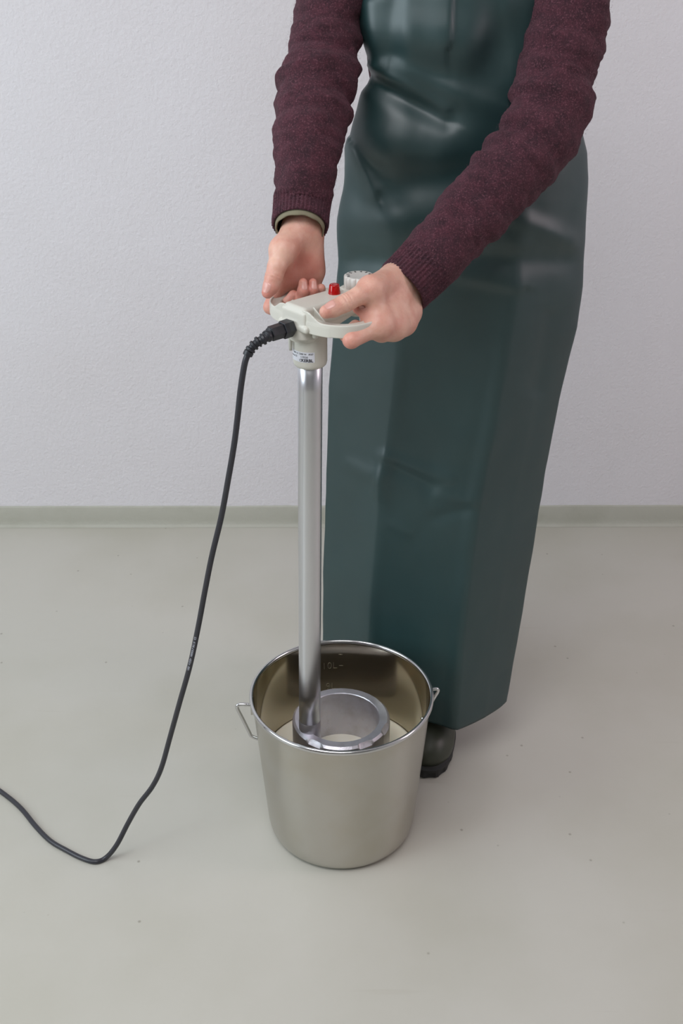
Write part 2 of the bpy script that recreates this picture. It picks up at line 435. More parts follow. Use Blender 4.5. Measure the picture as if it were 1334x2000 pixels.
# knob platform at the rear
plat = np.maximum(np.sqrt((X[..., 0] - .0915) ** 2 + X[..., 1] ** 2) - .0235, np.abs(X[..., 2] - .926) - .0175)
sd = smin(sd, plat, .003)
me = nets(sd, np.array((-.046, -.034, .878)), h)
Ml = Matrix(((U[0], V_[0], 0, O[0]), (U[1], V_[1], 0, O[1]), (0, 0, 1, 0), (0, 0, 0, 1)))
me.transform(Ml)
if Ml.determinant() < 0: me.flip_normals()
part('housing', me, M_plas, heater)
# grips: D-shaped hoops either side of the housing, one distance field cut in two
CU_, AU, AV = .034, .0620, .0880
h = .0009
lo3 = (-.036, 0, ZH - .020); X = lattice(lo3, (.104, .094, ZT + .004), h)
uu = X[..., 0]; vv = X[..., 1]; zz = X[..., 2]
pu = np.abs((uu - CU_) / AU); pv = np.abs(vv / AV)
k_ = (pu ** 2.6 + pv ** 2.6) ** (1 / 2.6)
gr = np.sqrt((pu ** 1.6 / AU) ** 2 + (pv ** 1.6 / AV) ** 2) / np.maximum(k_, 1e-3) ** 1.6
E_ = (k_ - 1) / np.maximum(gr, 4.0)                      # ~distance outside the outline
fr_ = np.clip(1 - (uu + .006) / .012, 0, 1)               # front part
ris = np.clip((.050 - vv) / .026, 0, 1); ris = ris * ris * (3 - 2 * ris)
tz = ZH + (ZT - .0035 - ZH) * ris * fr_                   # top of the rim climbs to the housing at the front
wid = .0165
plate = np.maximum(np.maximum(E_, -(E_ + wid)), np.maximum(zz - (ZH - .0012), (ZH - .0160) - zz))
lipo = np.maximum(np.maximum(E_, -(E_ + .0026)), np.maximum(zz - (tz + .0012), (ZH - .0160) - zz))
# floor of the web next to the housing at the front
web = np.maximum(np.maximum(np.maximum(uu + .012, E_), vv - .060), np.maximum(zz - (ZH - .004), (ZH - .0165) - zz))
web2 = np.maximum(np.maximum(-(uu - .082), E_), np.maximum(vv - .055, np.maximum(zz - (ZH - .0015), (ZH - .0165) - zz)))
sz = ZT - .001 - (ZT - ZH + .001) * np.clip((vv - .022) / .024, 0, 1)
strut = np.maximum(np.maximum(np.abs(uu + .0105) - .0013, vv - .058), np.maximum(zz - sz, (ZH - .0165) - zz))
gsd = smin(plate, lipo, .0012); gsd = smin(gsd, web, .0015); gsd = smin(gsd, web2, .002); gsd = smin(gsd, strut, .0008)
gsd = np.maximum(gsd, .015 - vv)
gme = nets(gsd, np.array(lo3), h)
for side in (1, -1):
    me = gme.copy()
    Mg = Ml @ Matrix.Diagonal((1, side, 1, 1))
    me.transform(Mg)
    if Mg.determinant() < 0: me.flip_normals()
    bm = bmesh.new(); bm.from_mesh(me)
    bmesh.ops.smooth_vert(bm, verts=bm.verts, factor=.5, use_axis_x=True, use_axis_y=True, use_axis_z=True); bm.to_mesh(me); bm.free()
    g = part('hand_grip', me, M_plas, heater)
    for u_, w_ in ((-.014, .0270), (.070, .030)):
        c = dv(u_, side * w_, 0)
        part('screw_boss', lathe([(0, .9025), (.0036, .903), (.0042, .905), (.0046, .917)], (c[0], c[1]), 24), M_plas, g)
# drain spout under the gland
c = dv(-.026, -.010, 0); part('drain_pin', lathe([(0, .878), (.0022, .8785), (.0030, .892), (.0034, .905)], (c[0], c[1]), 20), M_plas, heater)
# dial knob
kc = at(701.5, 541, z=.958); kn = []; nseg = 14 * 12
prof = [(.0, .9425), (.0195, .9425), (.0215, .9445), (.0215, .9585), (.0205, .9605), (.0190, .9612), (.0165, .9606), (0, .9604)]
v = []
for r, z in prof:
    for k in range(nseg):
        t = 2 * PI * k / nseg; sc_ = abs(math.sin(7 * t)) ** .7
        amp = .0019 if r > .0192 else .0004 * (r > .01)
        rr = r - amp * (1 - sc_) if r > 0 else 0
        v.append((kc[0] + rr * math.cos(t), kc[1] + rr * math.sin(t), z))
dome = mesh(v, [(a, d, c_, b) for a, b, c_, d in grid_faces(len(prof), nseg, False, True)])
kb = part('dial_knob', dome, M_knob, heater); autosmooth(kb, 50)
for i, s in enumerate('0123456789'):
    a = math.radians(200 - i * 30)
    tm = text_mesh(s, .0058, .0001, .0002)
    tm.transform(Matrix.Translation((kc[0] + .0155 * math.cos(a), kc[1] + .0155 * math.sin(a), .9610)) @ Matrix.Rotation(a - PI / 2, 4, 'Z'))
    part('numeral', tm, M_print, kb, smooth=False)
tm = lathe([(.0120, .9606), (.0123, .9609), (.0128, .9609), (.0131, .9606)], (kc[0], kc[1]), 64)
# lamp
lc = at(653, 573, z=ZT)
part('indicator_lamp', lathe([(.0086, ZT - .002), (.0084, ZT + .001), (.0068, ZT + .0118), (.0060, ZT + .0130), (.003, ZT + .0122), (0, ZT + .0120)], (lc[0], lc[1]), 40), M_red, heater)
# type label, wrapped on the collar
a0 = -PI / 2 - .52; lab = []
R_ = .02395; n = 30; arc = 1.62
for i in range(n):
    t = a0 - arc / 2 + arc * i / (n - 1)
    for z in (.8652, .8798): lab.append((TOPX + R_ * math.cos(t), TOPY + R_ * math.sin(t), z))
lb = part('type_label', mesh(lab, grid_faces(n, 2)), M_label, heater)
for s, sz, x, z, bo in (('KERBL', .0058, .0094, 0.8679, .00022), ('119320', .0036, .0052, 0.8726, .00005), ('2300 W   IPX7', .0033, .0078, 0.8769, .00004),
                        ('230V AC', .0028, -.0085, 0.8769, 0), ('Germany', .0024, -.0150, 0.8723, 0), ('CE', .0036, -.0080, 0.8726, 0)):
    part('printed_line', wrap(text_mesh(s, sz, bo, .00006), (TOPX, TOPY), R_ + .00012, a0 + x / R_ - .02, z), M_print, lb, smooth=False)
# small emblem before the name: an open six-sided ring, and a rule
em = []
for k in range(7):
    t = PI / 6 + k * PI / 3
    for r in (.0013, .0021): em.append((r * math.cos(t), r * math.sin(t), 0))
part('printed_emblem', wrap(mesh(em, grid_faces(7, 2)[:5]), (TOPX, TOPY), R_ + .0002, a0 - .02 + .0002 / R_, 0.8679), M_print, lb, smooth=False)
ul = [(-.0165, -.0003, 0), (-.003, -.0003, 0), (-.003, .0002, 0), (-.0165, .0002, 0)]
part('printed_line', wrap(mesh(ul, [(0, 1, 2, 3)]), (TOPX, TOPY), R_ + .00015, a0, 0.8683), M_print, lb, smooth=False)

# gland + strain relief + cable
GY = 1.452
g0 = at(566, 640, Y=1.464); g1 = at(536, 652, Y=1.445)
gd = (g1 - g0) / np.linalg.norm(g1 - g0)
gl = np.array([at(555.5, 643.5, Y=1.456), at(527, 652.5, Y=1.440)])
d = gl[1] - gl[0]; L = np.linalg.norm(d); d /= L
nut = tube([g0, gl[0] - d * .001, gl[0] + d * .004, gl[0] + d * .0045], [.0125, .0125, .0125, .0115], 6)
bod = tube([gl[0] + d * .0045, gl[0] + d * .006, gl[0] + d * (L - .001), gl[0] + d * L], [.0098, .0106, .0104, .0092], 6)
gg = part('cable_gland', join(nut, bod), M_blk, heater, smooth=False)
SP = catmull([gl[1] - d * .004, gl[1], at(518, 660, Y=1.433), at(504, 668, Y=1.430), at(493, 678, Y=1.428), at(485, 690, Y=1.426), at(480, 704, Y=1.425)], 14)
Ls = np.concatenate([[0], np.cumsum(np.linalg.norm(np.diff(SP, axis=0), axis=1))])
idx = np.searchsorted(Ls, np.linspace(0, Ls[-1] * .86, 150)).clip(0, len(SP) - 1)
SPi = np.stack([np.interp(np.linspace(0, Ls[-1] * .86, 150), Ls, SP[:, k]) for k in range(3)], 1)
s = np.linspace(0, 1, 150)
ridge = np.clip(np.sin(s * 2 * PI * 6.5 - .6) * 2.2, -1, 1)
rad = .0062 - .0014 * s + .0026 * (1 - .35 * s) * (ridge * .5 + .5)
rad[s > .88] = .0066
rl = part('strain_relief', tube(SPi, rad, 24), M_blk, heater); autosmooth(rl, 45)
cp = [at(486, 688, Y=1.426), at(478, 710, Y=1.425), at(470, 760, Y=1.425), at(464, 815, Y=1.425), at(457, 870, Y=1.425), at(445, 940, Y=1.427), at(432, 1010, Y=1.43), at(414, 1085, Y=1.43),
      at(401, 1150, Y=1.43), at(387, 1225, Y=1.43), at(371, 1300, Y=1.43), at(350, 1375, Y=1.43), at(332, 1440, Y=1.43), at(315, 1500, Y=1.428), at(297, 1537, Y=1.427),
      at(272, 1570, Y=1.425), at(250, 1608, Y=1.423), at(228, 1650, Y=1.414)]
cp += [at(207, 1675, z=.0060), at(186, 1683, z=.0043), at(160, 1676, z=.0043), at(130, 1661, z=.0043), at(98, 1642, z=.0043), at(70, 1614, z=.0043), at(43, 1581, z=.0043), at(15, 1556, z=.0043), at(-20, 1533, z=.0043), at(-90, 1500, z=.0043), at(-220, 1470, z=.0043), at(-420, 1440, z=.0043)]
CC = catmull(cp, 12)
cb = part('power_cable', tube(CC, .0042, 18), M_cable, heater)
# printing along the cable
pxs, pys = pix(CC)
i0 = int(np.argmin(abs(pys[:220] - 1195))); i1 = int(np.argmin(abs(pys[:220] - 1305)))
random.seed(8)
seg_c = CC[i0:i1 + 1]; Lc = np.concatenate([[0], np.cumsum(np.linalg.norm(np.diff(seg_c, axis=0), axis=1))])
tm = text_mesh('USE  <VDE>  H05RR-F 3G1.0   CE', .0042, .0001, .00008, 'LEFT')
Tn, Nn, Bn = frames(seg_c)
for vtx in tm.vertices:
    x, y, z = vtx.co
    sL = Lc[-1] - min(max(x * 1.05, 0), Lc[-1]); k = min(int(np.searchsorted(Lc, sL)), len(seg_c) - 1)
    c = np.array([np.interp(sL, Lc, seg_c[:, q]) for q in range(3)])
    tocam = np.array([0, 0, CAMH]) - c; t = Tn[k]; tocam -= t * (tocam @ t); tocam /= np.linalg.norm(tocam)
    side = np.cross(tocam, t); phi = y / .0042 + .25
    vtx.co = c + (tocam * math.cos(phi) - side * -math.sin(phi) * -1) * (.00428 + z)
part('cable_print', tm, M_cprint, cb, smooth=False)

# ================================================================ PERSON
person = empty('person', 'person in green apron and maroon sweater holding the milk heater', 'person', (.17, 1.80, 0))

def J(px, py, Y, r): return np.array([*at(px, py, Y=Y), r])
def hand_mesh(lo, hi, h, palm, fingers, kf=.008, kp=.017, extra=None, creases=()):
    X = lattice(lo, hi, h)
    P = None
    for pr_ in palm:
        c = cone(X, pr_[0][:3], pr_[1][:3], pr_[0][3], pr_[1][3]); P = c if P is None else smin(P, c, kp)
    out = P
    for fg in fingers:
        fd = chain(X, fg, .003)
        out = np.minimum(out, smin(P, fd, kf))
    for (c, dirn, w, dep) in creases:
        dirn = dirn / np.linalg.norm(dirn); q = X - np.asarray(c, np.float32); a = q @ np.asarray(dirn, np.float32)
        r2 = np.linalg.norm(q, axis=-1)
        out = out + dep * np.exp(-(a / w) ** 2) * np.exp(-(r2 / .014) ** 4)
    me = nets(out, np.array(lo), h)
    bm = bmesh.new(); bm.from_mesh(me)
    for _ in range(2): bmesh.ops.smooth_vert(bm, verts=bm.verts, factor=.5, use_axis_x=True, use_axis_y=True, use_axis_z=True)
    bm.to_mesh(me); bm.free()
    return me

# --- left hand (right in the picture): thumb on the grip, fingers under it
iL = [J(741, 634, 1.462, .0135), J(686, 664, 1.430, .0112), J(676, 654, 1.447, .0090), J(694, 636, 1.462, .0080)]
mL = [J(768, 637, 1.485, .0130), J(745, 652, 1.465, .0105), J(722, 640, 1.462, .0092), J(716, 614, 1.466, .0088), J(699, 603, 1.468, .0072)]
rL = [J(788, 630, 1.508, .0125), J(770, 645, 1.488, .0100), J(748, 632, 1.482, .0090), J(735, 606, 1.490, .0078)]
pL = [J(800, 612, 1.532, .0115), J(790, 630, 1.515, .0090), J(768, 620, 1.510, .0082), J(757, 600, 1.512, .0070)]
wL = J(789, 566, 1.560, .022)
wL2 = J(775, 548, 1.545, .0185)
tL = [J(762, 546, 1.528, .0185), J(724, 565, 1.474, .0145), J(700, 578, 1.458, .0120), J(676, 591, 1.449, .0122), J(652, 603, 1.440, .0108), J(637, 609, 1.435, .0090)]
fL = J(845, 520, 1.590, .028)
palmL = [(wL, iL[0]), (wL, mL[0]), (wL, rL[0]), (wL, pL[0]), (wL2, iL[0]), (wL2, tL[1]), (tL[1], iL[0] * [1, 1, 1, .6]), (wL2, mL[0]), (fL, wL), (fL, wL2), (iL[0], mL[0]), (mL[0], rL[0]), (rL[0], pL[0])]
allL = np.array([p for fg in (iL, mL, rL, pL, tL) for p in fg] + [wL, fL])
loL = allL[:, :3].min(0) - .03; hiL = allL[:, :3].max(0) + .03
dT = tL[3][:3] - tL[5][:3]
crL = [(tL[3][:3] + dT / np.linalg.norm(dT) * o_, dT, .0011, .0017) for o_ in (-.003, .0005, .004)]
hL = hand_mesh(loL, hiL, .0012, palmL, [tL, iL, mL, rL, pL], creases=crL)

# --- right hand (left in the picture): palm outside the far grip, fingers under and up through the opening
wR = J(591, 442, 1.590, .0185)
iR = [J(548, 545, 1.572, .0125), J(528, 600, 1.552, .0095), J(546, 608, 1.545, .0088), J(562, 592, 1.545, .0080), J(573, 577, 1.545, .0074)]
mR = [J(571, 545, 1.588, .0120), J(560, 590, 1.585, .0100), J(585, 590, 1.545, .0088), J(592, 568, 1.538, .0078), J(592, 552, 1.541, .0062)]
rR = [J(594, 542, 1.592, .0115), J(590, 588, 1.592, .0100), J(608, 588, 1.552, .0086), J(611, 566, 1.545, .0076), J(611, 552, 1.548, .0060)]
pR = [J(614, 532, 1.588, .0105), J(615, 575, 1.592, .0090), J(625, 580, 1.560, .0080), J(627, 563, 1.552, .0064)]
tR = [J(574, 456, 1.580, .0165), J(553, 488, 1.545, .0155), J(541, 520, 1.528, .0128), J(535, 540, 1.522, .0122), J(529, 560, 1.517, .0108), J(523, 571, 1.514, .0085)]
fR = J(593, 385, 1.620, .0225)
palmR = [(wR, iR[0]), (wR, mR[0]), (wR, rR[0]), (wR * [1, 1, 1, .95], pR[0]), (fR, wR), (wR, tR[1] * [1, 1, 1, .95]), (tR[1], iR[0] * [1, 1, 1, .85]),
         (J(602, 450, 1.592, .0170), J(608, 510, 1.587, .0155)), (iR[0], pR[0] * [1, 1, 1, .9])]
allR = np.array([p for fg in (iR, mR, rR, pR, tR) for p in fg] + [wR, fR])
loR = allR[:, :3].min(0) - .03; hiR = allR[:, :3].max(0) + .03
dT = tR[3][:3] - tR[5][:3]
crR = [(tR[3][:3] + dT / np.linalg.norm(dT) * o_, dT, .0011, .0014) for o_ in (-.0025, .002)]
hR = hand_mesh(loR, hiR, .0012, palmR, [tR, iR, mR, rR, pR], creases=crR)

# --- rest of the body (mostly under clothing)
h = .007
X = lattice((-.13, 1.45, .03), (.50, 2.03, 1.74), h)
cx, cy = .185, 1.805
D = ell(X, (cx, cy, 1.25), (.125, .085, .20)); D = smin(D, ell(X, (cx, cy + .005, .98), (.135, .09, .13)), .05)
D = smin(D, cone(X, (cx - .12, cy + .01, 1.385), (cx + .12, cy + .01, 1.385), .045, .045), .05)
D = smin(D, cone(X, (cx, cy, 1.38), (cx, cy - .01, 1.49), .052, .048), .03)
D = smin(D, ell(X, (cx, cy - .02, 1.605), (.073, .092, .112)), .02)
D = smin(D, ell(X, (cx, cy - .115, 1.585), (.012, .018, .024)), .008)
for hx, kx, fx in ((cx - .075, .100, .050), (cx + .075, .235, .165)):
    D = smin(D, cone(X, (hx, cy, .93), (kx, cy - .03, .50), .080, .055), .03)
    D = smin(D, cone(X, (kx, cy - .03, .50), (fx, cy + .01, .10), .052, .036), .02)
ARM_R = [J(690, -215, 1.81, .045), J(655, -60, 1.778, .038), J(636, 60, 1.745, .034), J(615, 200, 1.690, .034), J(602, 300, 1.638, .031), J(593, 385, 1.612, .0225)]
ARM_L = [J(1120, -220, 1.79, .045), J(1112, 20, 1.735, .042), J(1075, 225, 1.675, .037), J(980, 355, 1.63, .034), J(845, 520, 1.590, .028)]
for A in (ARM_R, ARM_L): D = smin(D, chain(X, A, .02), .015)
bodyc = nets(D, np.array((-.13, 1.45, .03)), h)
nc = len(bodyc.vertices)
full = join(hL, hR, bodyc)
body = part('body', full, M_skin, person)
# skin redness: knuckles, finger tips, folds
co_ = np.empty(len(full.vertices) * 3); full.vertices.foreach_get('co', co_); co_ = co_.reshape(-1, 3) + np.array(person.location)
red = np.zeros(len(co_))
spots = [(iL[0], .017, .55), (iL[1], .016, .5), (iL[2], .012, .6), (mL[0], .014, .45), (rL[0], .013, .4), (pL[0], .012, .3), (tL[1], .016, .45), (tL[3], .010, .25), (tL[5], .009, .45), (mL[4], .014, .7), (mL[3], .014, .7),
         (tR[5], .016, .75), (tR[3], .012, .3), (iR[0], .022, .6), (mR[0], .022, .6), (rR[0], .022, .6), (pR[0], .02, .5), (iR[4], .013, .7), (mR[4], .015, .5), (rR[4], .015, .5), (pR[3], .014, .5), (mR[3], .015, .7), (rR[3], .015, .7), (iR[1], .02, .5)]
for j, s_, a in spots: red = np.maximum(red, a * np.exp(-(np.linalg.norm(co_ - j[:3], axis=1) / s_) ** 2))
pc = at(585, 525, Y=1.575); red = np.maximum(red, .45 * np.exp(-(np.linalg.norm(co_ - pc, axis=1) / .04) ** 4))
att = full.attributes.new('red', 'FLOAT', 'POINT'); att.data.foreach_set('value', red.astype(np.float32))

from mathutils.bvhtree import BVHTree
_bm = bmesh.new(); _bm.from_mesh(full); bmesh.ops.translate(_bm, vec=person.location, verts=_bm.verts); BV = BVHTree.FromBMesh(_bm)
def nail(c, axis, up, r, L, Wd):
    axis = axis / np.linalg.norm(axis); up = up - axis * (up @ axis); up = up / np.linalg.norm(up); sd_ = np.cross(axis, up)
    n, m = 13, 13; v = []
    for i in range(n):
        a = -1 + 2 * i / (n - 1)
        for j in range(m):
            b = -1 + 2 * j / (m - 1)
            w = (1 - abs(a) ** 3.5 * .35) if a > 0 else (1 - abs(a) ** 2.5 * .45)
            ph = b * w * Wd / r; d = up * math.cos(ph) + sd_ * math.sin(ph); q = c + axis * a * L
            hit = BV.ray_cast(Vector(q + d * .016), Vector(-d), .016)
            rr = .016 - hit[3] if hit[0] is not None else r
            edge = abs(b) > .95 or a < -.95
            v.append(q + d * (rr + (-.0003 if edge else .00035)))
    me = mesh(v, grid_faces(n, m)); bm = bmesh.new(); bm.from_mesh(me)
    bmesh.ops.smooth_vert(bm, verts=[x for x in bm.verts if not x.is_boundary], factor=.5, use_axis_x=True, use_axis_y=True, use_axis_z=True)
    return bm_mesh(bm)
CAMP = np.array([0, 0, CAMH])
def addnail(a, b, up, r, L, Wd, t=.5):
    c = a[:3] + (b[:3] - a[:3]) * t
    part('fingernail', nail(c, b[:3] - a[:3], up, r, L, Wd), M_nail, body)
addnail(tL[4], tL[5], np.array([-.15, -.45, .88]), .0099, .0072, .0074, .45)
addnail(mL[3], mL[4], np.array([-.45, -.2, .85]), .0074, .0050, .0046, .7)
addnail(tR[4], tR[5], np.array([-.50, -.82, .25]), .0096, .0068, .0068, .5)
for fg in (mR, rR): addnail(fg[-2], fg[-1], np.array([.35, -.9, .3]), .0070, .0058, .0046, .62)
addnail(pR[-2], pR[-1], np.array([.5, -.8, .3]), .0070, .0046, .0038, .9)

# --- sweater: torso and two sleeves with folds and ribbed cuffs
def fold(seed, s, th, amp):
    return amp * (noise.noise(Vector((s * 38 + seed, math.cos(th) * .9, math.sin(th) * .9))) * 1.0 + .5 * noise.noise(Vector((s * 75 + seed, math.cos(th) * 1.5, math.sin(th) * 1.5 + 5))) + .22 * noise.noise(Vector((s * 210 + seed, math.cos(th) * 2.5, math.sin(th) * 2.5 + 9))))
def sleeve(pts, seed, folds, cuff_len=.055, seg=264, step=.0016):
    P = catmull(np.array(pts), 16); C = P[:, :3]; R = P[:, 3]
    Lq = np.concatenate([[0], np.cumsum(np.linalg.norm(np.diff(C, axis=0), axis=1))])
    n = int(Lq[-1] / .0028); S = np.linspace(0, Lq[-1], n)
    C = np.stack([np.interp(S, Lq, C[:, k]) for k in range(3)], 1); R = np.interp(S, Lq, R)
    for _ in range(3): C[1:-1] = (C[:-2] + C[1:-1] * 2 + C[2:]) / 4
    T, Nn, Bn = frames(C); v = []
    ins = 5
    rows = [(0, -.004 - .0006 * 0)] 
    for i in range(n):
        s = S[i]; cf = max(0, min(1, (cuff_len - s) / .012))
        for k in range(seg):
            th = 2 * PI * k / seg
            rib = cf * .00085 * math.cos(44 * th)
            dsp = (1 - cf) * fold(seed, s, th, .0062 if s > .09 else .0042) + cf * .0008 * noise.noise(Vector((s * 60, math.cos(th) * 3, math.sin(th) * 3)))
            for (s0, w, a, t0, tw) in folds:
                sh = s - s0 - .010 * math.sin(th - t0) * .6
                dd = abs((th - t0 + PI) % (2 * PI) - PI)
                dsp += a * math.exp(-(sh / w) ** 2) * (.35 + .65 * math.exp(-(dd / tw) ** 2))
            r = R[i] + rib + dsp
            v.append(C[i] + (Nn[i] * math.cos(th) + Bn[i] * math.sin(th)) * r)
    f = grid_faces(n, seg, False, True)
    # turned-in hem
    base = len(v)
    for q, (ds, dr) in enumerate(((-.0012, -.0014), (-.0004, -.0034), (.012, -.0042))):
        for k in range(seg):
            th = 2 * PI * k / seg
            v.append(C[0] + T[0] * ds + (Nn[0] * math.cos(th) + Bn[0] * math.sin(th)) * (R[0] + dr))
    prev = 0
    for q in range(3):
        cur = base + q * seg
        for k in range(seg): f.append((cur + k, cur + (k + 1) % seg, prev + (k + 1) % seg, prev + k))
        prev = cur
    bm = bmesh.new(); bm.from_mesh(mesh(v, f)); return bm_mesh(bm), (C, T, Nn, Bn, R, S)
SL = [J(787, 561, 1.548, .0405), J(832, 517, 1.572, .0425), J(882, 463, 1.592, .0455), J(935, 405, 1.612, .0480), J(985, 350, 1.632, .0505), J(1038, 288, 1.655, .0540),
      J(1073, 220, 1.675, .0560), J(1088, 140, 1.70, .0540), J(1104, 60, 1.72, .0550), J(1117, -20, 1.74, .0570), J(1122, -120, 1.76, .062), J(1112, -215, 1.79, .066), np.array([cx + .100, cy, 1.405, .058]), np.array([cx + .04, cy, 1.425, .050])]
SR = [J(586, 441, 1.578, .0385), J(590, 398, 1.606, .0395), J(597, 335, 1.62, .0430), J(604, 275, 1.645, .0470), J(612, 215, 1.68, .0505), J(623, 155, 1.71, .0530), J(632, 90, 1.735, .0505),
      J(645, 10, 1.755, .0480), J(655, -70, 1.775, .052), J(668, -150, 1.79, .058), J(700, -215, 1.805, .062), np.array([cx - .080, cy, 1.408, .056]), np.array([cx - .03, cy, 1.425, .050])]
fr = [(.170, .011, .0050, 1.6, 1.6), (.196, .009, -.0030, 1.6, 1.5), (.212, .011, .0060, -1.6, 1.5), (.236, .010, .0045, 1.5, 1.2), (.150, .009, .0040, -1.5, 1.2), (.13, .008, .0028, -1.6, 1.1), (.258, .011, -.0035, 0, 3), (.10, .009, .0020, .5, 1.5)]
fl = [(.235, .012, .0045, -1.5, 1.2), (.262, .010, -.0035, -1.5, 1.5), (.285, .012, .0050, -1.5, 1.2), (.205, .011, .0035, -1.6, 1.3), (.17, .010, .0030, -1.6, 1.2), (.31, .012, -.003, 0, 3), (.14, .010, .0028, -1.5, 1.0), (.335, .014, .0042, -1.5, 1.3)]
slL, dL = sleeve(SL, 3.1, fl); slR, dR_ = sleeve(SR, 9.7, fr)
# torso of the sweater
v = []; nz_, ns = 70, 96
for i in range(nz_):
    z = 1.00 + .49 * i / (nz_ - 1)
    k = i / (nz_ - 1)
    rx = np.interp(z, [1.0, 1.06, 1.14, 1.25, 1.34, 1.40, 1.44, 1.49], [.150, .148, .140, .150, .155, .140, .085, .060]); ry = np.interp(z, [1.0, 1.06, 1.15, 1.25, 1.34, 1.40, 1.44, 1.49], [.100, .098, .092, .098, .095, .082, .068, .060])
    for j in range(ns):
        t = 2 * PI * j / ns
        d_ = .006 * noise.noise(Vector((math.cos(t) * 2, math.sin(t) * 2, z * 16)))
        v.append((cx + (rx + d_) * math.cos(t), cy + .002 + (ry + d_) * math.sin(t), z))
bm = bmesh.new(); bm.from_mesh(mesh(v, grid_faces(nz_, ns, False, True))); tors = bm_mesh(bm)
sweater = part('sweater', join(slL, slR, tors), M_wool, person)
# loose wool fibres on both sleeves
rnd = random.Random(5); fv = []; ff = []
for (C, T, Nn, Bn, R, S), cnt in ((dL, 5200), (dR_, 4800)):
    for _ in range(cnt):
        i = rnd.randrange(len(C)); th = rnd.random() * 2 * PI; s = S[i]
        nn = Nn[i] * math.cos(th) + Bn[i] * math.sin(th); tt = -Nn[i] * math.sin(th) + Bn[i] * math.cos(th)
        p = C[i] + nn * (R[i] + .0005 + rnd.random() * .0015)
        a = rnd.random() * 2 * PI; dr = T[i] * math.cos(a) + tt * math.sin(a) + nn * rnd.uniform(.05, .55)
        L_ = rnd.uniform(.002, .0045); q1 = p + dr * L_ * .5 + nn * .0004; q2 = p + dr * L_ + nn * rnd.uniform(-.001, .001)
        w = np.cross(dr, nn); w = w / (np.linalg.norm(w) + 1e-9) * .0001
        b = len(fv); fv += [p - w, p + w, q1 + w, q1 - w, q2]; ff += [(b, b + 1, b + 2, b + 3), (b + 3, b + 2, b + 4)]
fz = part('wool_fuzz', mesh(fv, ff), M_fuzz, sweater, smooth=False); fz['kind'] = 'stuff'
# khaki undershirt cuff showing at the right wrist
C, T, Nn, Bn, R, S = dR_
cu = []
for ds, rr in ((-.0055, .0312), (-.0075, .0322), (-.0068, .0338), (.004, .0345), (.02, .034)):
    for k in range(72):
        th = 2 * PI * k / 72
        cu.append(C[0] + T[0] * (ds + .0006 * math.sin(9 * th)) + (Nn[0] * math.cos(th) + Bn[0] * math.sin(th)) * rr)
part('undershirt_cuff', mesh(cu, grid_faces(5, 72, False, True)), M_khaki, person)['label'] = 'khaki undershirt cuff peeping out of the sleeve'

# --- apron
def curve(pairs):
    a = np.array(pairs, float); return lambda y: float(np.interp(y, a[:, 0], a[:, 1]))
xl = curve([(-300, 760), (-150, 725), (0, 704), (60, 711), (110, 726), (138, 733), (156, 716), (180, 707), (220, 703), (260, 698), (290, 690), (330, 680), (390, 670), (470, 662), (520, 661), (600, 657), (700, 648), (760, 642), (800, 642), (880, 640), (1000, 637), (1120, 632), (1250, 630), (1400, 628), (1500, 627)])
xr = curve([(-300, 1000), (-150, 1040), (0, 1100), (100, 1120), (180, 1118), (240, 1130), (300, 1145), (350, 1147), (430, 1144), (500, 1140), (560, 1136), (640, 1125), (700, 1110), (780, 1092), (850, 1079), (920, 1065), (1000, 1050), (1100, 1036), (1200, 1019), (1300, 1001), (1350, 993), (1395, 984), (1500, 975)])
xA = curve([(-300, 820), (0, 790), (140, 790), (300, 770), (500, 765), (700, 772), (850, 755), (940, 742), (1000, 738), (1100, 730), (1200, 722), (1400, 712), (1500, 708)])
xB = curve([(-300, 950), (0, 1000), (200, 1030), (400, 1035), (560, 1015), (700, 992), (850, 965), (980, 938), (1100, 922), (1250, 905), (1410, 893), (1500, 890)])
YL = curve([(-300, 1.75), (0, 1.745), (150, 1.745), (300, 1.755), (700, 1.77), (1250, 1.765), (1500, 1.755)])
YA = curve([(-300, 1.705), (0, 1.70), (150, 1.705), (300, 1.70), (500, 1.70), (900, 1.700), (1250, 1.698), (1500, 1.69)])
YC = curve([(-300, 1.695), (0, 1.69), (150, 1.695), (300, 1.69), (500, 1.69), (900, 1.690), (1250, 1.672), (1500, 1.66)])
YB = curve([(-300, 1.705), (0, 1.70), (200, 1.71), (400, 1.70), (700, 1.682), (900, 1.672), (1250, 1.645), (1410, 1.630), (1500, 1.625)])
YR = curve([(-300, 1.77), (0, 1.765), (300, 1.775), (700, 1.775), (1000, 1.755), (1300, 1.72), (1400, 1.70), (1500, 1.695)])
def colpt(xf, Yf, z):
    Y = Yf(500)
    for _ in range(6):
        y = float(pix(np.array([0, Y, z]))[1]); Y = Yf(y)
    d_ = Y * math.cos(PITCH) + (CAMH - z) * math.sin(PITCH)
    return np.array([(xf(y) - 667) / FPX * d_, Y, z])
HEM = .100
zs = np.concatenate([np.linspace(1.40, 1.0, 110), np.linspace(.997, HEM, 210)])
rows = []
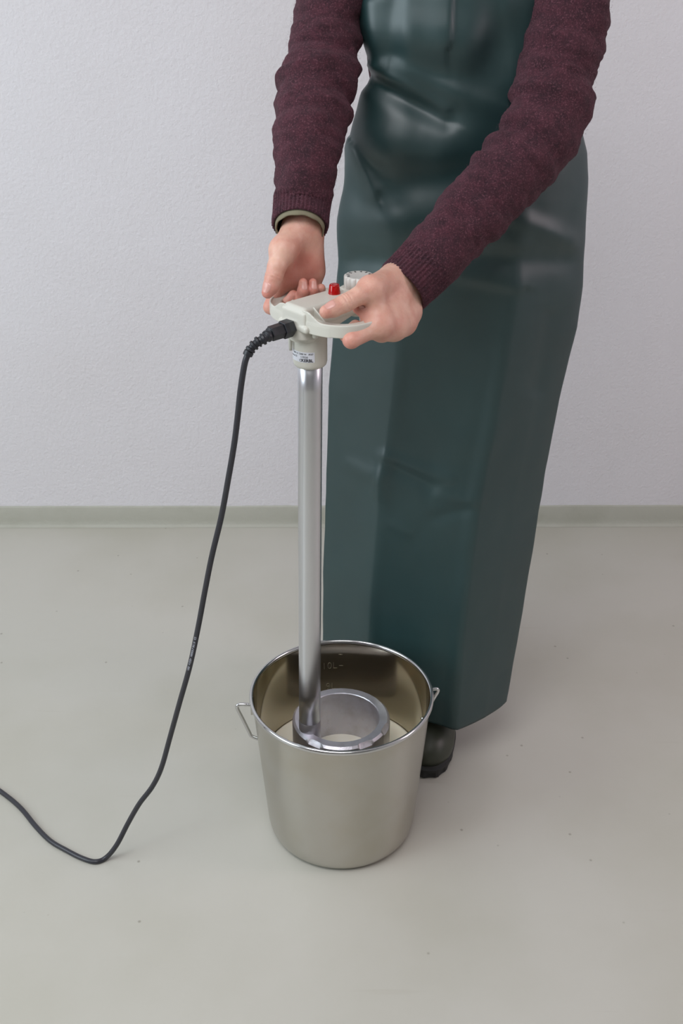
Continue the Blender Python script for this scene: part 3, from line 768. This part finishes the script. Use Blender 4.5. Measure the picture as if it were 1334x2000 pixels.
for z in zs:
    l = colpt(xl, YL, z); a = colpt(xA, YA, z); b = colpt(xB, YB, z); r = colpt(xr, YR, z)
    c = (a + b) / 2; c[1] = colpt(lambda y: 860, YC, z)[1]
    # sharpness of the two vertical folds grows towards the hem
    k = float(np.interp(z, [.1, .6, .9, 1.1], [1, .9, .5, 0]))
    l0 = l + np.array([.024, .075, 0]); l1 = l + np.array([.006, .035, 0]); r1 = r + np.array([-.004, .045, 0]); r2 = r + np.array([-.03, .10, 0])
    la = (l + a) / 2 + np.array([0, -.008 * (1 - k), 0]); br = (b + r) / 2 + np.array([.004, -.012 * (1 - k * .7), 0])
    l_ = l + np.array([.004, -.012, 0]); 
    ctrl = [l0, l1, l, la, a, (a * .65 + c * .35), c, (b * .65 + c * .35), b, br, r, r1, r2]
    row = catmull(ctrl, 14)
    # blend towards the polygon so the folds read as creases
    pol = np.vstack([np.linspace(p, q, 14, endpoint=False) for p, q in zip(ctrl[:-1], ctrl[1:])] + [ctrl[-1][None]])
    rows.append(row * (1 - .55 * k) + pol * .55 * k)
G = np.array(rows)                      # (nz, ns, 3)
gx, gy = pix(G)
def seg_dist(p0, p1):
    d = np.array(p1, float) - np.array(p0, float); L = d @ d
    t = ((gx - p0[0]) * d[0] + (gy - p0[1]) * d[1]) / L; tc_ = np.clip(t, 0, 1)
    dx = gx - p0[0] - tc_ * d[0]; dy = gy - p0[1] - tc_ * d[1]
    sgn = (dx * -d[1] + dy * d[0])
    return np.hypot(dx, dy), t, np.sign(sgn)
disp = np.zeros(gx.shape)
def ridge(p0, p1, w, a, w2=None):
    """ridge (a>0) or valley; w2 = width on the other side gives a sharp crease"""
    global disp
    d, t, s = seg_dist(p0, p1)
    ww = np.where(s > 0, w, w2 or w)
    disp += a * np.exp(-(d / ww) ** 2) * np.clip(1.15 - np.abs(t - .5) * .6, 0, 1)
mm = .001
ridge((722, 162), (874, 236), 20, -9 * mm, 26)       # deep crease from the waist
ridge((735, 130), (868, 215), 22, 4 * mm, 12)
ridge((770, 62), (905, 80), 55, 10 * mm, 60)
ridge((725, 265), (850, 300), 62, 12 * mm, 60)
ridge((755, 128), (990, 212), 26, 4 * mm, 16)
ridge((880, -30), (876, 76), 60, 5 * mm, 7)          # short upright crease in the bib
ridge((726, 10), (742, 135), 16, 5 * mm, 20)
ridge((772, -20), (766, 100), 22, -5 * mm, 26)
ridge((702, 288), (736, 372), 26, 6 * mm, 8)         # fold on the left hip
ridge((748, 330), (770, 400), 22, -4 * mm)
ridge((790, 352), (905, 340), 34, -6 * mm, 40)
ridge((695, 425), (830, 440), 45, 6 * mm, 40)
ridge((700, 505), (830, 516), 28, -5 * mm, 22)
ridge((940, 150), (985, 60), 45, -5 * mm)
ridge((820, 400), (1000, 470), 40, 5 * mm)
ridge((900, 540), (1010, 560), 12, 4 * mm, 30)
ridge((1000, 420), (1110, 470), 20, 5 * mm)
ridge((940, 500), (1100, 510), 24, -4 * mm)
ridge((745, 900), (737, 960), 10, 5 * mm, 20)
ridge((748, 900), (850, 952), 16, -3.5 * mm, 10)
ridge((748, 890), (880, 935), 12, 3 * mm)
ridge((680, 905), (740, 935), 14, 2.5 * mm)
ridge((860, 960), (935, 985), 16, 3 * mm)
ridge((850, 1010), (930, 990), 12, -2.5 * mm)
ridge((760, 1020), (800, 1040), 12, 2 * mm)
ridge((1075, 620), (1050, 760), 16, -4 * mm)
for i in range(G.shape[0]):
    for j in range(G.shape[1]):
        p = G[i, j]; disp[i, j] += .0028 * noise.noise(Vector((p[0] * 9, p[2] * 5, 3))) + .0010 * noise.noise(Vector((p[0] * 30, p[2] * 18, 8)))
dn = np.gradient(G, axis=1); nrm = np.stack([dn[..., 1], -dn[..., 0], 0 * dn[..., 0]], -1); nrm /= np.linalg.norm(nrm, axis=-1)[..., None]
disp = disp * np.interp(gy, [500, 700], [1.25, 1.0])
G = G + nrm * disp[..., None]
# rounded lower corner at the right-hand side of the hem
for i in range(G.shape[0]):
    for j in range(G.shape[1]):
        u_ = j / (G.shape[1] - 1)
        if u_ > .74: G[i, j, 2] += max(0, (.22 - (G[i, j, 2] - HEM))) / .22 * .030 * ((u_ - .74) / .26) ** 2.2
ap = mesh(G.reshape(-1, 3), grid_faces(*G.shape[:2]))
ao = part('apron', ap, M_apron, person); ao['label'] = 'long dark green rubberised apron with soft folds'
sm = ao.modifiers.new('thickness', 'SOLIDIFY'); sm.thickness = .0016; sm.offset = 0

for sgn in (-1, 1):
    sp = catmull([(cx - .018 + sgn * .066, 1.698, 1.385), (cx - .010 + sgn * .070, 1.712, 1.43), (cx + sgn * .075, 1.76, 1.475), (cx + sgn * .062, 1.83, 1.485), (cx + sgn * .03, 1.875, 1.47), (cx, 1.885, 1.465)], 8)
    T, Nn, Bn = frames(sp); v = []
    for p, t in zip(sp, T):
        w = np.array([1, 0, 0]) if abs(t[0]) < .7 else np.array([0, 0, 1.0])
        w = w - t * (w @ t); w /= np.linalg.norm(w); o_ = np.cross(w, t)
        for a, b in ((-.013, 0), (.013, 0), (.013, .002), (-.013, .002)): v.append(p + w * a + o_ * b)
    part('neck_strap', mesh(v, grid_faces(len(sp), 4, False, True)), M_apron, ao, smooth=False)

# --- trousers and boots
tr = []
for hx, kx, fx in ((cx - .072, .100, .050), (cx + .072, .232, .168)):
    tr.append(tube(catmull([(hx, cy, 1.0), (hx, cy, .85), (kx, cy - .02, .5), (fx, cy + .02, .24)], 8), np.interp(np.linspace(0, 1, 25), [0, .3, .7, 1], [.083, .085, .064, .056]), 32))
part('trousers', join(*tr), M_trous, person)
def boot(fx, toeY, ang, shaftx):
    """rubber boot, toe towards the camera"""
    L = .285; h = .003
    X = lattice((-.085, -.03, -.002), (.085, .32, .34), h)
    # local: y=0 at toe tip, +y to the heel
    ft = smin(ell(X, (0, .078, .036), (.050, .078, .046)), ell(X, (0, .16, .045), (.040, .11, .050)), .02)
    ft = smin(ft, cone(X, (0, .215, .05), (0, .215, .05001), .042, .042), .02)
    ft = smin(ft, cone(X, (0, .105, .055), (0, .20, .13), .036, .048), .03)
    ft = smin(ft, cone(X, (0, .205, .10), (.0, .215, .30), .050, .062), .03)
    ft = np.maximum(ft, -(X[..., 2] - .012)); ft = np.maximum(ft, X[..., 2] - .30)
    up = nets(ft, np.array((-.085, -.03, -.002)), h)
    # outline at the welt for the sole
    out = []
    for k in range(72):
        t = 2 * PI * k / 72
        y = .143 - .147 * math.cos(t); w = np.interp(y, [-.004, .02, .06, .09, .15, .2, .25, .29], [0, .034, .0535, .055, .042, .040, .041, 0])
        out.append((w * (1 if math.sin(t) >= 0 else -1) * min(1, abs(math.sin(t)) * 3) , y))
    out = [((.0545 - .012 * min(max((y - .10) / .08, 0), 1)) * math.copysign(abs(math.sin(2 * PI * k / 72)) ** .8, math.sin(2 * PI * k / 72)), y) for k, (x, y) in enumerate(out)]
    v = []
    levels = [(.94, .0), (1.0, .003), (1.0, .016), (1.02, .018), (1.02, .023), (.96, .026)]
    for s_, z in levels:
        for k, (x, y) in enumerate(out):
            notch = .982 if (k % 4 < 2 and z < .017) else 1.0
            v.append((x * s_ * notch, .143 + (y - .143) * s_ * notch, z))
    f = grid_faces(len(levels), 72, False, True) + [tuple(range(72))]
    bm = bmesh.new(); bm.from_mesh(mesh(v, f)); so = bm_mesh(bm)
    M = Matrix.Translation((fx, toeY, 0)) @ Matrix.Rotation(ang, 4, 'Z')
    up.transform(M); so.transform(M)
    r = part('boot', up, M_boot, person); s = part('sole', so, M_sole, r, smooth=False); return r
boot(.158, 1.613, -.05, 0)
boot(.042, 1.672, .04, 0)
# hair (above the frame)
X = lattice((cx - .11, cy - .13, 1.46), (cx + .11, cy + .13, 1.75), .006)
hr = np.maximum(ell(X, (cx, cy - .005, 1.62), (.085, .102, .112)), -(ell(X, (cx, cy - .075, 1.575), (.062, .07, .085))))
part('hair', nets(hr, np.array((cx - .11, cy - .13, 1.46)), .006), M_hair, person)
